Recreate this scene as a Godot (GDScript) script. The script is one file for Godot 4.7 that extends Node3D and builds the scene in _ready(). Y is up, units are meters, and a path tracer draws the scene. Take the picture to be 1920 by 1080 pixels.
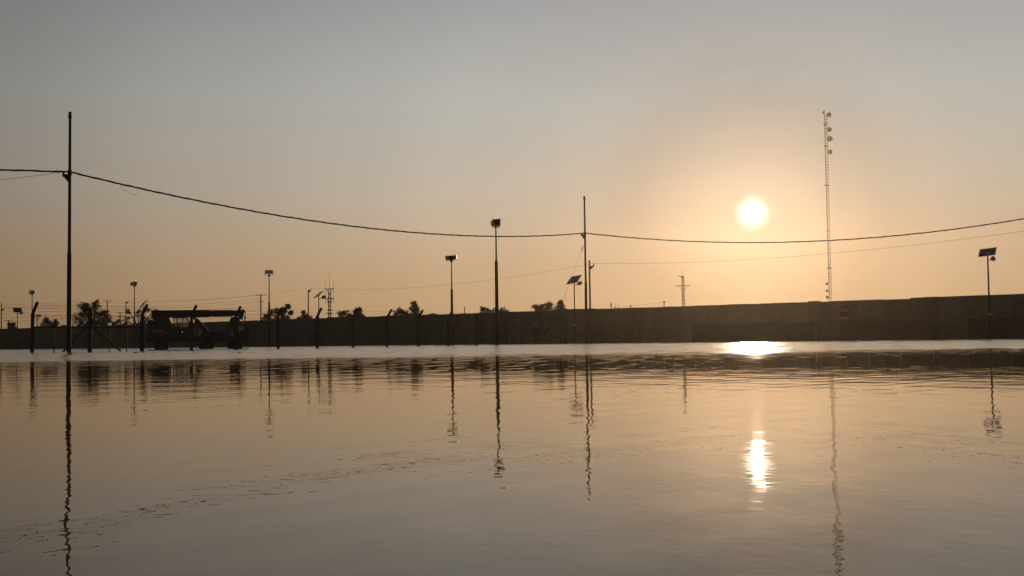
extends Node3D
# A flooded yard at sunset: calm water, a long precast concrete wall, lamp poles, cables and a telecom mast.

const RIPPLE := 0.06                 # height of the fine ripples, cm
const EYE := 0.35                      # camera height above the water
const BED := -0.35                     # ground under the flood water
const SUN := Vector3(0.21036, 0.10863, -0.97157)
const WALL_A := Vector2(-91.486, -200.0)   # wall line seen at the left edge of the photo
const WALL_D := Vector2(0.78688, 0.61711)  # its direction, towards the right and nearer
const WALL_N := Vector2(-0.61711, 0.78688) # its normal towards the camera
const FENCE_A := Vector2(-30.33, -70.74)
const FENCE_B := Vector2(-3.42, -105.39)

var rng := RandomNumberGenerator.new()
var M := {}
var used := {}


func _ready() -> void:
	rng.seed = 20240611
	make_camera_and_light()
	make_materials()
	make_ground_and_water()
	make_wall()
	make_barriers()
	make_fence()
	make_gate()
	make_main_line()
	make_floodlights()
	make_solar_lamps()
	make_slim_line()
	make_telecom_mast()
	make_far_masts()
	make_crane()
	make_trees()
	make_signs()
	make_floating()


# ------------------------------------------------------------------ camera, sky, sun, exposure

func make_camera_and_light() -> void:
	var cam := Camera3D.new()
	cam.name = "camera"
	cam.fov = 28.8415
	cam.near = 0.05
	cam.far = 3000.0
	cam.position = Vector3(0, EYE, 0)
	cam.rotation_degrees = Vector3(2.699, 0, -0.75)
	add_child(cam)
	cam.current = true

	var sun := DirectionalLight3D.new()
	sun.name = "sun_light"
	sun.light_energy = 0.6
	sun.light_color = Color(1.0, 0.87, 0.71)
	sun.light_angular_distance = 0.55
	sun.shadow_enabled = true
	var z := SUN.normalized()
	var x := Vector3.UP.cross(z).normalized()
	sun.transform = Transform3D(Basis(x, z.cross(x), z), Vector3(0, 30, 0))
	add_child(sun)

	var sky := Sky.new()
	var pano := PanoramaSkyMaterial.new()
	pano.panorama = ImageTexture.create_from_image(sky_image(2048, 1024))
	sky.sky_material = pano
	var env := Environment.new()
	env.background_mode = Environment.BG_SKY
	env.sky = sky
	env.tonemap_mode = Environment.TONE_MAPPER_LINEAR
	env.tonemap_exposure = 1.0
	env.sdfgi_enabled = true
	env.ssao_enabled = true
	env.ssil_enabled = true
	env.volumetric_fog_enabled = true
	env.volumetric_fog_density = 0.000076
	env.volumetric_fog_albedo = Color(1.0, 0.93, 0.84)
	env.volumetric_fog_anisotropy = 0.88
	var we := WorldEnvironment.new()
	we.name = "world"
	we.environment = env
	add_child(we)


# Dusty evening air: colour by height above the horizon, brightness by angle from the sun, and the sun's blown-out aureole.
func sky_image(w: int, h: int) -> Image:
	var el := [0.0, 1.5, 4.0, 7.5, 12.0, 17.5, 30.0, 55.0, 90.0]
	var col := [Vector3(.50, .315, .16), Vector3(.51, .325, .172), Vector3(.525, .365, .22), Vector3(.515, .435, .345), Vector3(.455, .45, .415), Vector3(.35, .352, .36), Vector3(.22, .24, .26), Vector3(.13, .155, .175), Vector3(.10, .125, .15)]
	var an := [0.0, 3.0, 5.6, 9.0, 12.0, 16.0, 20.0, 28.0, 37.0, 60.0, 100.0, 180.0]
	var gain := [.74, .73, .76, .95, .98, 1.0, .92, .77, .54, .38, .26, .22]
	var data := PackedFloat32Array()
	data.resize(w * h * 3)
	var s := SUN.normalized()
	var half := h / 2
	var dust := FastNoiseLite.new()
	dust.seed = 14
	dust.frequency = 1.0
	dust.fractal_octaves = 4
	for j in h:
		var e := 90.0 - (j + 0.5) / h * 180.0
		var base := pick3(el, col, maxf(e, 0.0))
		var ye := sin(deg_to_rad(e))
		var ce := cos(deg_to_rad(e))
		for i in w:
			var k := (j * w + i) * 3
			if j >= half:
				data[k] = 0.10
				data[k + 1] = 0.085
				data[k + 2] = 0.065
				continue
			var a := (i + 0.5) / w * TAU
			var d := Vector3(ce * sin(a), ye, -ce * cos(a))
			var t := rad_to_deg(2.0 * asin(minf(1.0, (d - s).length() * 0.5)))
			var g := pick1(an, gain, t)
			var veil := dust.get_noise_3d(d.x * 3.0, e * 0.16, d.z * 3.0)
			g *= 1.0 + 0.03 * veil
			# two small shreds of cloud above the sun
			for c in [[191.7 - 180.0, 13.0, 0.9, 0.32, 0.05], [194.6 - 180.0, 12.6, 0.7, 0.4, 0.03]]:
				var da: float = (rad_to_deg(a) - c[0]) / c[2]
				var de: float = (e - c[1] - 0.25 * da) / c[3]
				var rr := da * da + de * de
				if rr < 6.0:
					g += c[4] * exp(-rr) * (1.0 + 1.6 * dust.get_noise_3d(da * 3.0, de * 3.0, 9.0))
			var near := exp(-t / 3.2)
			var core := 5.0 * exp(-(t * t) / 0.17)
			data[k] = base.x * g + (-0.08) * near + core
			data[k + 1] = base.y * g + -0.03 * near + core * 0.97
			data[k + 2] = base.z * g + 0.02 * near + core * 0.66
	return Image.create_from_data(w, h, false, Image.FORMAT_RGBF, data.to_byte_array())


func pick1(xs: Array, ys: Array, x: float) -> float:
	for i in range(1, xs.size()):
		if x <= xs[i]:
			return lerpf(ys[i - 1], ys[i], smoothstep(0.0, 1.0, (x - xs[i - 1]) / (xs[i] - xs[i - 1])) * 0.35 + 0.65 * (x - xs[i - 1]) / (xs[i] - xs[i - 1]))
	return ys[-1]


func pick3(xs: Array, ys: Array, x: float) -> Vector3:
	for i in range(1, xs.size()):
		if x <= xs[i]:
			var a: Vector3 = ys[i - 1]
			return a.lerp(ys[i], (x - xs[i - 1]) / (xs[i] - xs[i - 1]))
	return ys[-1]


# ------------------------------------------------------------------ materials

func mat(called: String, linear: Color, rough := 0.8, metal := 0.0) -> StandardMaterial3D:
	var m := StandardMaterial3D.new()
	m.resource_name = called
	m.albedo_color = linear.linear_to_srgb()
	m.roughness = rough
	m.metallic = metal
	M[called] = m
	return m


func grain(m: StandardMaterial3D, freq: float, lo: float, hi: float, scale: float, seed_: int) -> void:
	var n := FastNoiseLite.new()
	n.seed = seed_
	n.frequency = freq
	n.fractal_octaves = 5
	var ramp := Gradient.new()
	ramp.set_color(0, Color(lo, lo, lo))
	ramp.set_color(1, Color(hi, hi * 0.985, hi * 0.96))
	var t := NoiseTexture2D.new()
	t.width = 512
	t.height = 512
	t.seamless = true
	t.noise = n
	t.color_ramp = ramp
	m.albedo_texture = t
	m.uv1_triplanar = true
	m.uv1_world_triplanar = true
	m.uv1_scale = Vector3.ONE * scale


func make_materials() -> void:
	grain(mat("concrete", Color(.165, .15, .13), .9), .012, .82, 1.0, .21, 3)
	grain(mat("stained_concrete", Color(.15, .136, .118), .9), .012, .80, 1.0, .23, 5)
	grain(mat("damp_concrete", Color(.085, .076, .064), .85), .02, .8, 1.0, .3, 8)
	grain(mat("mud", Color(.14, .11, .08), .95), .02, .6, 1.0, .05, 7)
	mat("post_concrete", Color(.055, .05, .046), .9)
	mat("dark_steel", Color(.030, .027, .025), .75)
	mat("galvanised", Color(.30, .30, .29), .45, .6)
	mat("grey_paint", Color(.22, .22, .21), .6)
	mat("white_paint", Color(.75, .74, .70), .5)
	mat("pale_plastic", Color(.15, .145, .135), .5)
	mat("red_paint", Color(.075, .012, .01), .5)
	mat("crane_red", Color(.035, .013, .011), .5)
	mat("crane_dark", Color(.024, .026, .028), .55)
	mat("tyre", Color(.016, .016, .016), .85)
	mat("rubber_cable", Color(.018, .017, .016), .6)
	mat("mesh_wire", Color(.16, .16, .155), .5, .5)
	mat("lens_glass", Color(.55, .56, .55), .08)
	mat("solar_cell", Color(.012, .015, .03), .12)
	mat("dish_grey", Color(.16, .15, .14), .6)
	mat("mast_paint", Color(.13, .115, .105), .6)
	mat("sign_white", Color(.10, .094, .088), .5)
	mat("wood", Color(.10, .075, .055), .85)
	mat("bark", Color(.07, .055, .042), .95)
	var lf := mat("leaf", Color(.055, .065, .032), .7)
	lf.cull_mode = BaseMaterial3D.CULL_DISABLED
	lf.backlight_enabled = true
	lf.backlight = Color(.16, .17, .08)
	var ld := mat("leaf_dark", Color(.04, .045, .026), .7)
	ld.cull_mode = BaseMaterial3D.CULL_DISABLED
	ld.backlight_enabled = true
	ld.backlight = Color(.1, .1, .05)
	var gl := mat("cab_glass", Color(.8, .8, .8), .05)
	gl.transparency = BaseMaterial3D.TRANSPARENCY_ALPHA
	gl.albedo_color = Color(.85, .85, .85, .18)


# ------------------------------------------------------------------ small mesh kit

func start() -> SurfaceTool:
	var st := SurfaceTool.new()
	st.begin(Mesh.PRIMITIVE_TRIANGLES)
	return st


# a quad (or a triangle, c == d) wound so that it faces away from «inside»
func face(st: SurfaceTool, a: Vector3, b: Vector3, c: Vector3, d: Vector3, inside: Vector3, smooth := -1) -> void:
	st.set_smooth_group(smooth)
	var mid := (a + b + c + d) * 0.25
	var n := (c - a).cross(d - b)
	if c == d:
		n = (b - a).cross(c - a)
	var pts := [a, b, c, d]
	if n.dot(mid - inside) > 0.0:
		pts = [d, c, b, a] if c != d else [a, c, b, b]
	st.add_vertex(pts[0])
	st.add_vertex(pts[1])
	st.add_vertex(pts[2])
	if c != d:
		st.add_vertex(pts[0])
		st.add_vertex(pts[2])
		st.add_vertex(pts[3])


# a box with chamfered long edges
func box(st: SurfaceTool, at: Vector3, size: Vector3, b := Basis(), bevel := 0.0) -> void:
	var h := size * 0.5
	if bevel <= 0.0:
		var p := []
		for k in 8:
			p.append(at + b * Vector3(h.x * (1 if k & 1 else -1), h.y * (1 if k & 2 else -1), h.z * (1 if k & 4 else -1)))
		for q in [[0, 1, 3, 2], [4, 5, 7, 6], [0, 1, 5, 4], [2, 3, 7, 6], [0, 2, 6, 4], [1, 3, 7, 5]]:
			face(st, p[q[0]], p[q[1]], p[q[2]], p[q[3]], at)
		return
	var outline := PackedVector2Array()
	for c in [[1, 1], [-1, 1], [-1, -1], [1, -1]]:
		var first := Vector2(h.x * c[0], (h.y - bevel) * c[1])
		var second := Vector2((h.x - bevel) * c[0], h.y * c[1])
		outline.append_array([first, second] if c[0] * c[1] > 0 else [second, first])
	prism(st, outline, size.z, Transform3D(b, at))


# an outline in x, y drawn out along z (centred), convex
func prism(st: SurfaceTool, outline: PackedVector2Array, depth: float, t := Transform3D()) -> void:
	var n := outline.size()
	var c := Vector2()
	for p in outline:
		c += p / n
	var mid := t * Vector3(c.x, c.y, 0)
	for i in n:
		var p := outline[i]
		var q := outline[(i + 1) % n]
		face(st, t * Vector3(p.x, p.y, -depth / 2), t * Vector3(q.x, q.y, -depth / 2), t * Vector3(q.x, q.y, depth / 2), t * Vector3(p.x, p.y, depth / 2), mid)
	for s in [-0.5, 0.5]:
		var z: float = depth * s
		var cc := t * Vector3(c.x, c.y, z)
		for i in n:
			var p := outline[i]
			var q := outline[(i + 1) % n]
			var e := t * Vector3(q.x, q.y, z)
			face(st, cc, t * Vector3(p.x, p.y, z), e, e, mid)


func tube(st: SurfaceTool, pts: PackedVector3Array, radii: Array, sides := 8, caps := true) -> void:
	var rings := []
	var u := Vector3()
	for i in pts.size():
		var dir := (pts[mini(i + 1, pts.size() - 1)] - pts[maxi(i - 1, 0)]).normalized()
		if i == 0:
			u = dir.cross(Vector3.RIGHT if absf(dir.x) < 0.8 else Vector3.UP).normalized()
		else:
			u = (u - dir * u.dot(dir)).normalized()
		var v := dir.cross(u)
		var r: float = radii[mini(i, radii.size() - 1)]
		var ring := PackedVector3Array()
		for k in sides:
			var a := TAU * k / sides
			ring.append(pts[i] + (u * cos(a) + v * sin(a)) * r)
		rings.append(ring)
	for i in pts.size() - 1:
		var mid := (pts[i] + pts[i + 1]) * 0.5
		for k in sides:
			var l := (k + 1) % sides
			face(st, rings[i][k], rings[i][l], rings[i + 1][l], rings[i + 1][k], mid, 1 if sides > 4 else -1)
	if caps:
		for e in [0, pts.size() - 1]:
			var inward: Vector3 = pts[1] if e == 0 else pts[e - 1]
			for k in sides:
				face(st, pts[e], rings[e][k], rings[e][(k + 1) % sides], rings[e][(k + 1) % sides], inward)


func rod(st: SurfaceTool, a: Vector3, b: Vector3, r: float, sides := 6, r2 := -1.0) -> void:
	tube(st, PackedVector3Array([a, b]), [r, r if r2 < 0.0 else r2], sides)


func numbered(called: String) -> String:
	var k: int = used.get(called, 0)
	used[called] = k + 1
	return called if k == 0 else "%s_%03d" % [called, k]


func done(st: SurfaceTool) -> ArrayMesh:
	st.generate_normals()
	return st.commit()


func put(called: String, mesh: Mesh, m: String, parent: Node3D) -> MeshInstance3D:
	var o := MeshInstance3D.new()
	o.mesh = mesh
	o.material_override = M[m]
	var k := 0
	var n := called
	while parent.has_node(n):
		k += 1
		n = "%s_%03d" % [called, k]
	o.name = n
	parent.add_child(o, true)
	return o


func part(called: String, st: SurfaceTool, m: String, parent: Node3D) -> MeshInstance3D:
	return put(called, done(st), m, parent)


func thing(called: String, label: String, category: String, at := Vector3.ZERO, turn := 0.0, group := "") -> Node3D:
	var o := Node3D.new()
	o.name = numbered(called)
	add_child(o)
	o.position = at
	o.rotation.y = turn
	tag(o, label, category, group)
	return o


func tag(o: Node3D, label: String, category: String, group := "") -> void:
	o.set_meta("label", label)
	o.set_meta("category", category)
	if group:
		o.set_meta("group", group)


func single(called: String, st: SurfaceTool, m: String, label: String, category: String, group := "") -> MeshInstance3D:
	var o := put(numbered(called), done(st), m, self)
	tag(o, label, category, group)
	return o


# ------------------------------------------------------------------ ground and water

func make_ground_and_water() -> void:
	var st := start()
	var n := 40
	for i in n:
		for j in n:
			var x0 := -500.0 + 1000.0 * i / n
			var x1 := -500.0 + 1000.0 * (i + 1) / n
			var z0 := -700.0 + 760.0 * j / n
			var z1 := -700.0 + 760.0 * (j + 1) / n
			face(st, Vector3(x0, BED, z0), Vector3(x1, BED, z0), Vector3(x1, BED, z1), Vector3(x0, BED, z1), Vector3(0, -50, 0))
	var g := put("ground", done(st), "mud", self)
	g.set_meta("kind", "structure")

	var xs := PackedFloat32Array()
	var zs := PackedFloat32Array()
	var x := -24.0
	while x < 24.0:
		xs.append(x)
		x += clampf(0.028 + (absf(x) - 2.0) * 0.012, 0.028, 0.1)
	xs.append(24.0)
	var z := 4.0
	while z > -28.0:
		zs.append(z)
		z -= 0.2 if z > -0.9 else clampf(0.02 + (-z - 4.5) * 0.006, 0.02, 0.09)
	zs.append(-28.0)
	var near_z := PackedFloat32Array()
	var mid_z := PackedFloat32Array()
	for q in zs:
		if q > -13.0:
			near_z.append(q)
		else:
			if mid_z.is_empty():
				near_z.append(q)
			mid_z.append(q)
	var mesh := ArrayMesh.new()
	var calm := calm_water()
	var ruffled := ruffled_water()
	sheet(mesh, xs, near_z.slice(0, 200), false, calm)
	sheet(mesh, xs, near_z.slice(199), false, calm)
	sheet(mesh, xs, mid_z, false, ruffled)
	# the ruffled flood farther out, up to the wall
	var us := PackedFloat32Array()
	for k in 461:
		us.append(-1.0 + k / 230.0)
	var fz := PackedFloat32Array()
	z = -28.0
	while z > -212.0:
		fz.append(z)
		z -= 0.12 + (-z - 28.0) * 0.004
	sheet(mesh, us, fz, true, ruffled)
	for side in [-1, 1]:
		var sx := PackedFloat32Array([24.0 * side, 120.0 * side]) if side > 0 else PackedFloat32Array([-120.0, -24.0])
		sheet(mesh, sx, PackedFloat32Array([4.0, -28.0]), false, ruffled)
	var w := MeshInstance3D.new()
	w.name = "water"
	w.mesh = mesh
	w.set_meta("kind", "structure")
	add_child(w)


# wave trains: direction, wave number, phase, share of the slope
func trains(lengths: Array, shares: Array, spread: float, seed_: int, towards := 1.9) -> Array:
	var r := RandomNumberGenerator.new()
	r.seed = seed_
	var out := []
	for i in lengths.size():
		var a := towards + r.randf_range(-spread, spread)
		var k: float = TAU / lengths[i]
		out.append([k * cos(a), k * sin(a), r.randf() * TAU, shares[i] / k])
	return out


func sheet(mesh: ArrayMesh, xs: PackedFloat32Array, zs: PackedFloat32Array, far: bool, m: StandardMaterial3D) -> void:
	var swell := trains([1.1, .72, .5, .36, .25, .17], [.4, .45, .5, .55, .6, .6], 1.15, 11, 0.12)
	var breeze := trains([.95, .8, .66, .55, .46, .38, .31, .26], [.35, .35, .35, .35, .35, .35, .35, .35], 3.1, 31)
	if far:
		swell = trains([2.9, 2.1, 1.6, 1.25, 1.0, .8], [.35, .4, .42, .42, .42, .42], 3.1, 21)
	var nx := xs.size()
	var nz := zs.size()
	var v := PackedVector3Array()
	var nn := PackedVector3Array()
	var uv := PackedVector2Array()
	v.resize(nx * nz)
	nn.resize(nx * nz)
	uv.resize(nx * nz)
	var flat := nx < 3
	for j in nz:
		var z := zs[j]
		var q := -z
		var slope := 0.0042 + 0.001 * smoothstep(5.0, 13.0, q)
		var chop := 0.003 * smoothstep(6.0, 12.0, q) + 0.03 * smoothstep(13.0, 28.0, q)
		if far:
			slope = 0.03 + 0.05 * smoothstep(27.5, 31.0, q)
		for i in nx:
			var x := xs[i] * (q * 0.5 + 9.0) if far else xs[i]
			var y := 0.0
			var dx := 0.0
			var dz := 0.0
			if not flat:
				for t in swell:
					var ph: float = t[0] * x + t[1] * z + t[2]
					var c: float = cos(ph) * t[3]
					dx += c * t[0]
					dz += c * t[1]
					y += sin(ph) * t[3]
				y *= slope
				dx *= slope
				dz *= slope
				if not far and q > 7.0:
					for t in breeze:
						var ph3: float = t[0] * x + t[1] * z + t[2]
						var c3: float = cos(ph3) * t[3] * chop
						dx += c3 * t[0]
						dz += c3 * t[1]
			var k := j * nx + i
			v[k] = Vector3(x, y, z)
			nn[k] = Vector3(-dx, 1.0, -dz).normalized()
			uv[k] = Vector2((x + 120.0) / 240.0, q / 220.0)
	var ix := PackedInt32Array()
	for j in nz - 1:
		for i in nx - 1:
			if far:
				var g := Vector2(v[j * nx + i].x, zs[j]) - WALL_A
				if g.dot(WALL_N) < -2.0:
					continue
			var a := j * nx + i
			ix.append_array([a, a + nx, a + nx + 1, a, a + nx + 1, a + 1])
	var arr := []
	arr.resize(Mesh.ARRAY_MAX)
	arr[Mesh.ARRAY_VERTEX] = v
	arr[Mesh.ARRAY_NORMAL] = nn
	arr[Mesh.ARRAY_TEX_UV] = uv
	arr[Mesh.ARRAY_INDEX] = ix
	mesh.add_surface_from_arrays(Mesh.PRIMITIVE_TRIANGLES, arr)
	mesh.surface_set_material(mesh.get_surface_count() - 1, m)


# glassy water with fine ripples a few centimetres long, under a millimetre high
func calm_water() -> StandardMaterial3D:
	var m := mat("calm_water", Color(.17, .09, .015), .012)
	m.metallic_specular = 0.28
	var n := FastNoiseLite.new()
	n.seed = 31
	n.frequency = 1.0
	n.fractal_type = FastNoiseLite.FRACTAL_NONE
	var size := 768
	var tile := 3.0
	var data := PackedFloat32Array()
	data.resize(size * size)
	for j in size:
		var y := tile * j / size
		var fy := smoothstep(0.75, 1.0, float(j) / size)
		for i in size:
			var x := tile * i / size
			var fx := smoothstep(0.75, 1.0, float(i) / size)
			var h := ripple(n, x, y)
			if fx > 0.0:
				h = lerpf(h, ripple(n, x - tile, y), fx)
			if fy > 0.0:
				var g := ripple(n, x, y - tile)
				if fx > 0.0:
					g = lerpf(g, ripple(n, x - tile, y - tile), fx)
				h = lerpf(h, g, fy)
			data[j * size + i] = 0.5 + 0.35 * h
	m.heightmap_enabled = true
	m.heightmap_texture = ImageTexture.create_from_image(Image.create_from_data(size, size, false, Image.FORMAT_RF, data.to_byte_array()))
	m.heightmap_scale = RIPPLE
	m.uv1_triplanar = true
	m.uv1_world_triplanar = true
	m.uv1_scale = Vector3.ONE / tile
	return m


func ripple(n: FastNoiseLite, x: float, y: float) -> float:
	return n.get_noise_2d(x * 9.0, y * 8.0) * 0.5 + n.get_noise_2d(x * 22.0 + 40.0, y * 20.0) * 0.34


func ruffled_water() -> StandardMaterial3D:
	var m := mat("ruffled_water", Color(.17, .09, .015), 1.0)
	m.metallic_specular = 0.6
	var n := FastNoiseLite.new()
	n.seed = 4
	n.frequency = 0.02
	n.fractal_octaves = 4
	var w := 512
	var h := 1024
	var im := Image.create(w, h, false, Image.FORMAT_RF)
	for j in h:
		for i in w:
			var x := (i + 0.5) / w * 240.0 - 120.0
			var q := (j + 0.5) / h * 220.0
			var s := q + n.get_noise_2d(x * 3.0, q * 6.0) * 5.0
			var r := 0.012 + 0.02 * smoothstep(14.0, 24.0, s) + 0.128 * smoothstep(24.5, 29.0, s)
			im.set_pixel(i, j, Color(r, r, r))
	m.roughness_texture = ImageTexture.create_from_image(im)
	m.texture_repeat = false
	return m


# ------------------------------------------------------------------ the wall, the barriers

func along_wall(s: float, off := 0.0) -> Vector3:
	var g := WALL_A + WALL_D * s + WALL_N * off
	return Vector3(g.x, 0, g.y)


func wall_turn() -> float:
	return atan2(-WALL_D.y, WALL_D.x)


func make_wall() -> void:
	var wall := thing("concrete_wall", "long weathered precast concrete panel wall standing in the flood water", "wall", along_wall(0.0), wall_turn())
	var variants := []
	for k in 4:
		var st := start()
		var w := 1.206
		var top := 3.66 + 0.35
		var o := PackedVector2Array()   # in z, y: a stem on a flared foot
		o.append_array([Vector2(-.13, .6), Vector2(.13, .6), Vector2(.13, top - .03), Vector2(.10, top), Vector2(-.10, top), Vector2(-.13, top - .03)])
		var turned := Transform3D(Basis(Vector3(0, 0, 1), Vector3(0, 1, 0), Vector3(-1, 0, 0)), Vector3(0, BED, 0))
		prism(st, o, w - 0.012 - 0.004 * k, turned)
		var foot := PackedVector2Array([Vector2(-.4, 0), Vector2(.4, 0), Vector2(.4, .2), Vector2(.135, .598), Vector2(-.135, .598), Vector2(-.4, .2)])
		prism(st, foot, w - 0.02 - 0.006 * k, turned)
		box(st, Vector3(.605, BED + (top - .04) / 2, 0), Vector3(.09, top - .06, .22))
		variants.append(done(st))
	var raised := 0
	for i in 168:
		var s := -12.0 + i * 1.21
		if raised == 0 and rng.randf() < 0.05:
			raised = rng.randi_range(1, 4)
		var lift := rng.randf_range(-0.02, 0.02)
		if raised > 0:
			lift += 0.09
			raised -= 1
		var p := put("wall_panel", variants[rng.randi() % 4], "concrete" if rng.randf() < 0.6 else "stained_concrete", wall)
		p.position = Vector3(s, lift, rng.randf_range(-0.025, 0.025))
		p.rotation.x = rng.randf_range(-0.006, 0.006)
		p.rotation.z = rng.randf_range(-0.003, 0.003)


func make_barriers() -> void:
	var rows := [[141.8, 146.3, 150.4, 154.3], [156.7, 159.25, 162.05, 164.8], [167.7, 170.1, 172.5, 174.9]]
	var labels := [
		["low concrete barrier, leftmost of the row under the setting sun", "low concrete barrier in the middle of the row under the sun", "low concrete barrier left of the gap below the round sign"],
		["low concrete barrier just right of the gap below the round sign", "middle low concrete barrier of the row right of the round sign", "low concrete barrier at the right end of the middle row, before a gap"],
		["low concrete barrier below the foot of the right solar lamp", "low concrete barrier just right of the right solar lamp", "low concrete barrier at the right edge of the photo"]]
	for r in 3:
		for k in 3:
			var a: float = rows[r][k] + 0.01
			var b: float = rows[r][k + 1] - 0.01
			var t := thing("concrete_barrier", labels[r][k], "barrier", along_wall((a + b) / 2, 4.0), wall_turn() + rng.randf_range(-.008, .008), "low barriers along the foot of the wall")
			var turned := Transform3D(Basis(Vector3(0, 0, 1), Vector3(0, 1, 0), Vector3(-1, 0, 0)), Vector3(0, BED, 0))
			var st := start()
			prism(st, PackedVector2Array([Vector2(-.42, 0), Vector2(.42, 0), Vector2(.42, .3), Vector2(.24, .75), Vector2(.2, 1.9), Vector2(-.2, 1.9), Vector2(-.24, .75), Vector2(-.42, .3)]), b - a, turned)
			part("body", st, "damp_concrete", t)
			st = start()
			prism(st, PackedVector2Array([Vector2(-.27, 1.903), Vector2(.27, 1.903), Vector2(.27, 2.0), Vector2(.24, 2.03 + rng.randf() * .02), Vector2(-.24, 2.03), Vector2(-.27, 2.0)]), b - a - 0.01, turned)
			part("coping", st, "damp_concrete", t)


# ------------------------------------------------------------------ fence and gate

func make_fence() -> void:
	var dir2 := (FENCE_B - FENCE_A).normalized()
	var length := FENCE_A.distance_to(FENCE_B)
	var f := thing("chain_link_fence", "chain link fence with dark cranked posts receding towards the wall", "fence", Vector3(FENCE_A.x, 0, FENCE_A.y), atan2(-dir2.y, dir2.x))
	var step := length / 11.0
	var crank := start()
	box(crank, Vector3(0, 1.225 + BED / 2 + .02, 0), Vector3(.16, 2.45 - BED, .16), Basis(), .02)
	var lean := Basis(Vector3.RIGHT, 0.66)
	box(crank, Vector3(0, 2.80, .27), Vector3(.14, .92, .14), lean, .02)
	var crank_mesh := done(crank)
	var straight := start()
	box(straight, Vector3(0, 1.45 + BED / 2, 0), Vector3(.18, 2.9 - BED, .18), Basis(), .02)
	var straight_mesh := done(straight)
	for i in 12:
		var plain := i == 1 or i == 11
		var p := put("post", straight_mesh if plain else crank_mesh, "post_concrete", f)
		p.position = Vector3(step * i, 0, 0)
		p.rotation.z = rng.randf_range(-.012, .012)
	# the braced post near the left end
	for s in [-1, 1]:
		var st := start()
		rod(st, Vector3(step + s * 0.08, 1.75, 0), Vector3(step + s * 2.25, BED * .4, .35), .065, 6)
		part("brace", st, "post_concrete", f)
	# lower guard rail with thin uprights in the two left bays
	var rail := start()
	box(rail, Vector3(step * .98, 1.60, .14), Vector3(step * 1.96, .09, .06))
	part("rail", rail, "dark_steel", f)
	for k in [.55, .98, 1.55, 2.05, 2.55, 2.95]:
		if absf(k - 1.0) < .1:
			continue
		var st := start()
		rod(st, Vector3(step * k * .66, BED, .06), Vector3(step * k * .66, 1.58, .06), .035, 6)
		part("upright", st, "dark_steel", f)
	# wires: tension lines, then the diagonal weave
	for h in [.12, 1.25, 2.38]:
		var st := start()
		rod(st, Vector3(0, h, .082), Vector3(length, h, .082), .006, 4)
		part("line_wire", st, "mesh_wire", f)
	for k in 3:
		var st := start()
		var o := Vector3(0, 2.62 + k * .2, .13 + k * .15)
		for i in 11:
			var a := o + Vector3(step * i, 0, 0)
			var b := o + Vector3(step * (i + 1), 0, 0)
			tube(st, PackedVector3Array([a, (a + b) / 2 - Vector3(0, rng.randf_range(.02, .07), 0), b]), [.006], 4)
		part("barbed_wire", st, "mesh_wire", f)
	var net := start()
	var x := -2.3
	while x < length:
		for s in [1.0, -1.0]:
			var a := Vector3(x if s > 0 else x + 2.28, .1, .086 + .004 * s)
			var b := Vector3(x + 2.28 if s > 0 else x, 2.38, .086 + .004 * s)
			if s < 0:
				var keep := a
				a = b
				b = keep
			if a.x < 0:
				a = a.lerp(b, -a.x / (b.x - a.x))
			if b.x > length:
				b = a.lerp(b, (length - a.x) / (b.x - a.x))
			if b.x - a.x > .05:
				tube(net, PackedVector3Array([a, b]), [.0025], 3, false)
		x += .085
	var netting := part("chain_link", net, "mesh_wire", f)
	netting.set_meta("kind", "stuff")


func make_gate() -> void:
	var a := Vector2(-.55, -109.1)
	var b := Vector2(5.02, -116.26)
	var dir := (b - a).normalized()
	var l := a.distance_to(b)
	var g := thing("fence_gate", "dark steel gate frame with a diagonal brace at the right end of the fence", "gate", Vector3(a.x, 0, a.y), atan2(-dir.y, dir.x))
	var st := start()
	box(st, Vector3(l, 1.5 + BED / 2, 0), Vector3(.15, 3.0 - BED, .15), Basis(), .02)
	part("post", st, "post_concrete", g)
	st = start()
	rod(st, Vector3(l - .1, 2.85, 0), Vector3(l * .56, .25, .0), .07, 6)
	part("brace", st, "dark_steel", g)
	st = start()
	rod(st, Vector3(0, 2.52, 0), Vector3(l * .98, 2.52, 0), .045, 6)
	part("top_rail", st, "dark_steel", g)
	st = start()
	rod(st, Vector3(0, .18, 0), Vector3(l * .98, .18, 0), .04, 6)
	part("bottom_rail", st, "dark_steel", g)
	for k in [0.0, .27, .5]:
		st = start()
		rod(st, Vector3(l * k, BED, .0), Vector3(l * k, 2.5, 0), .05, 6)
		part("upright", st, "dark_steel", g)
	var net := start()
	var x := -2.3
	while x < l:
		for s in [1.0, -1.0]:
			var p := Vector3(x, .2 if s > 0 else 2.5, .06)
			var q := Vector3(x + 2.3, 2.5 if s > 0 else .2, .06)
			if p.x < 0:
				p = p.lerp(q, -p.x / (q.x - p.x))
			if q.x > l:
				q = p.lerp(q, (l - p.x) / (q.x - p.x))
			if q.x - p.x > .05:
				tube(net, PackedVector3Array([p, q]), [.0025], 3, false)
		x += .085
	part("chain_link", net, "mesh_wire", g).set_meta("kind", "stuff")


# ------------------------------------------------------------------ the main power line

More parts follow.
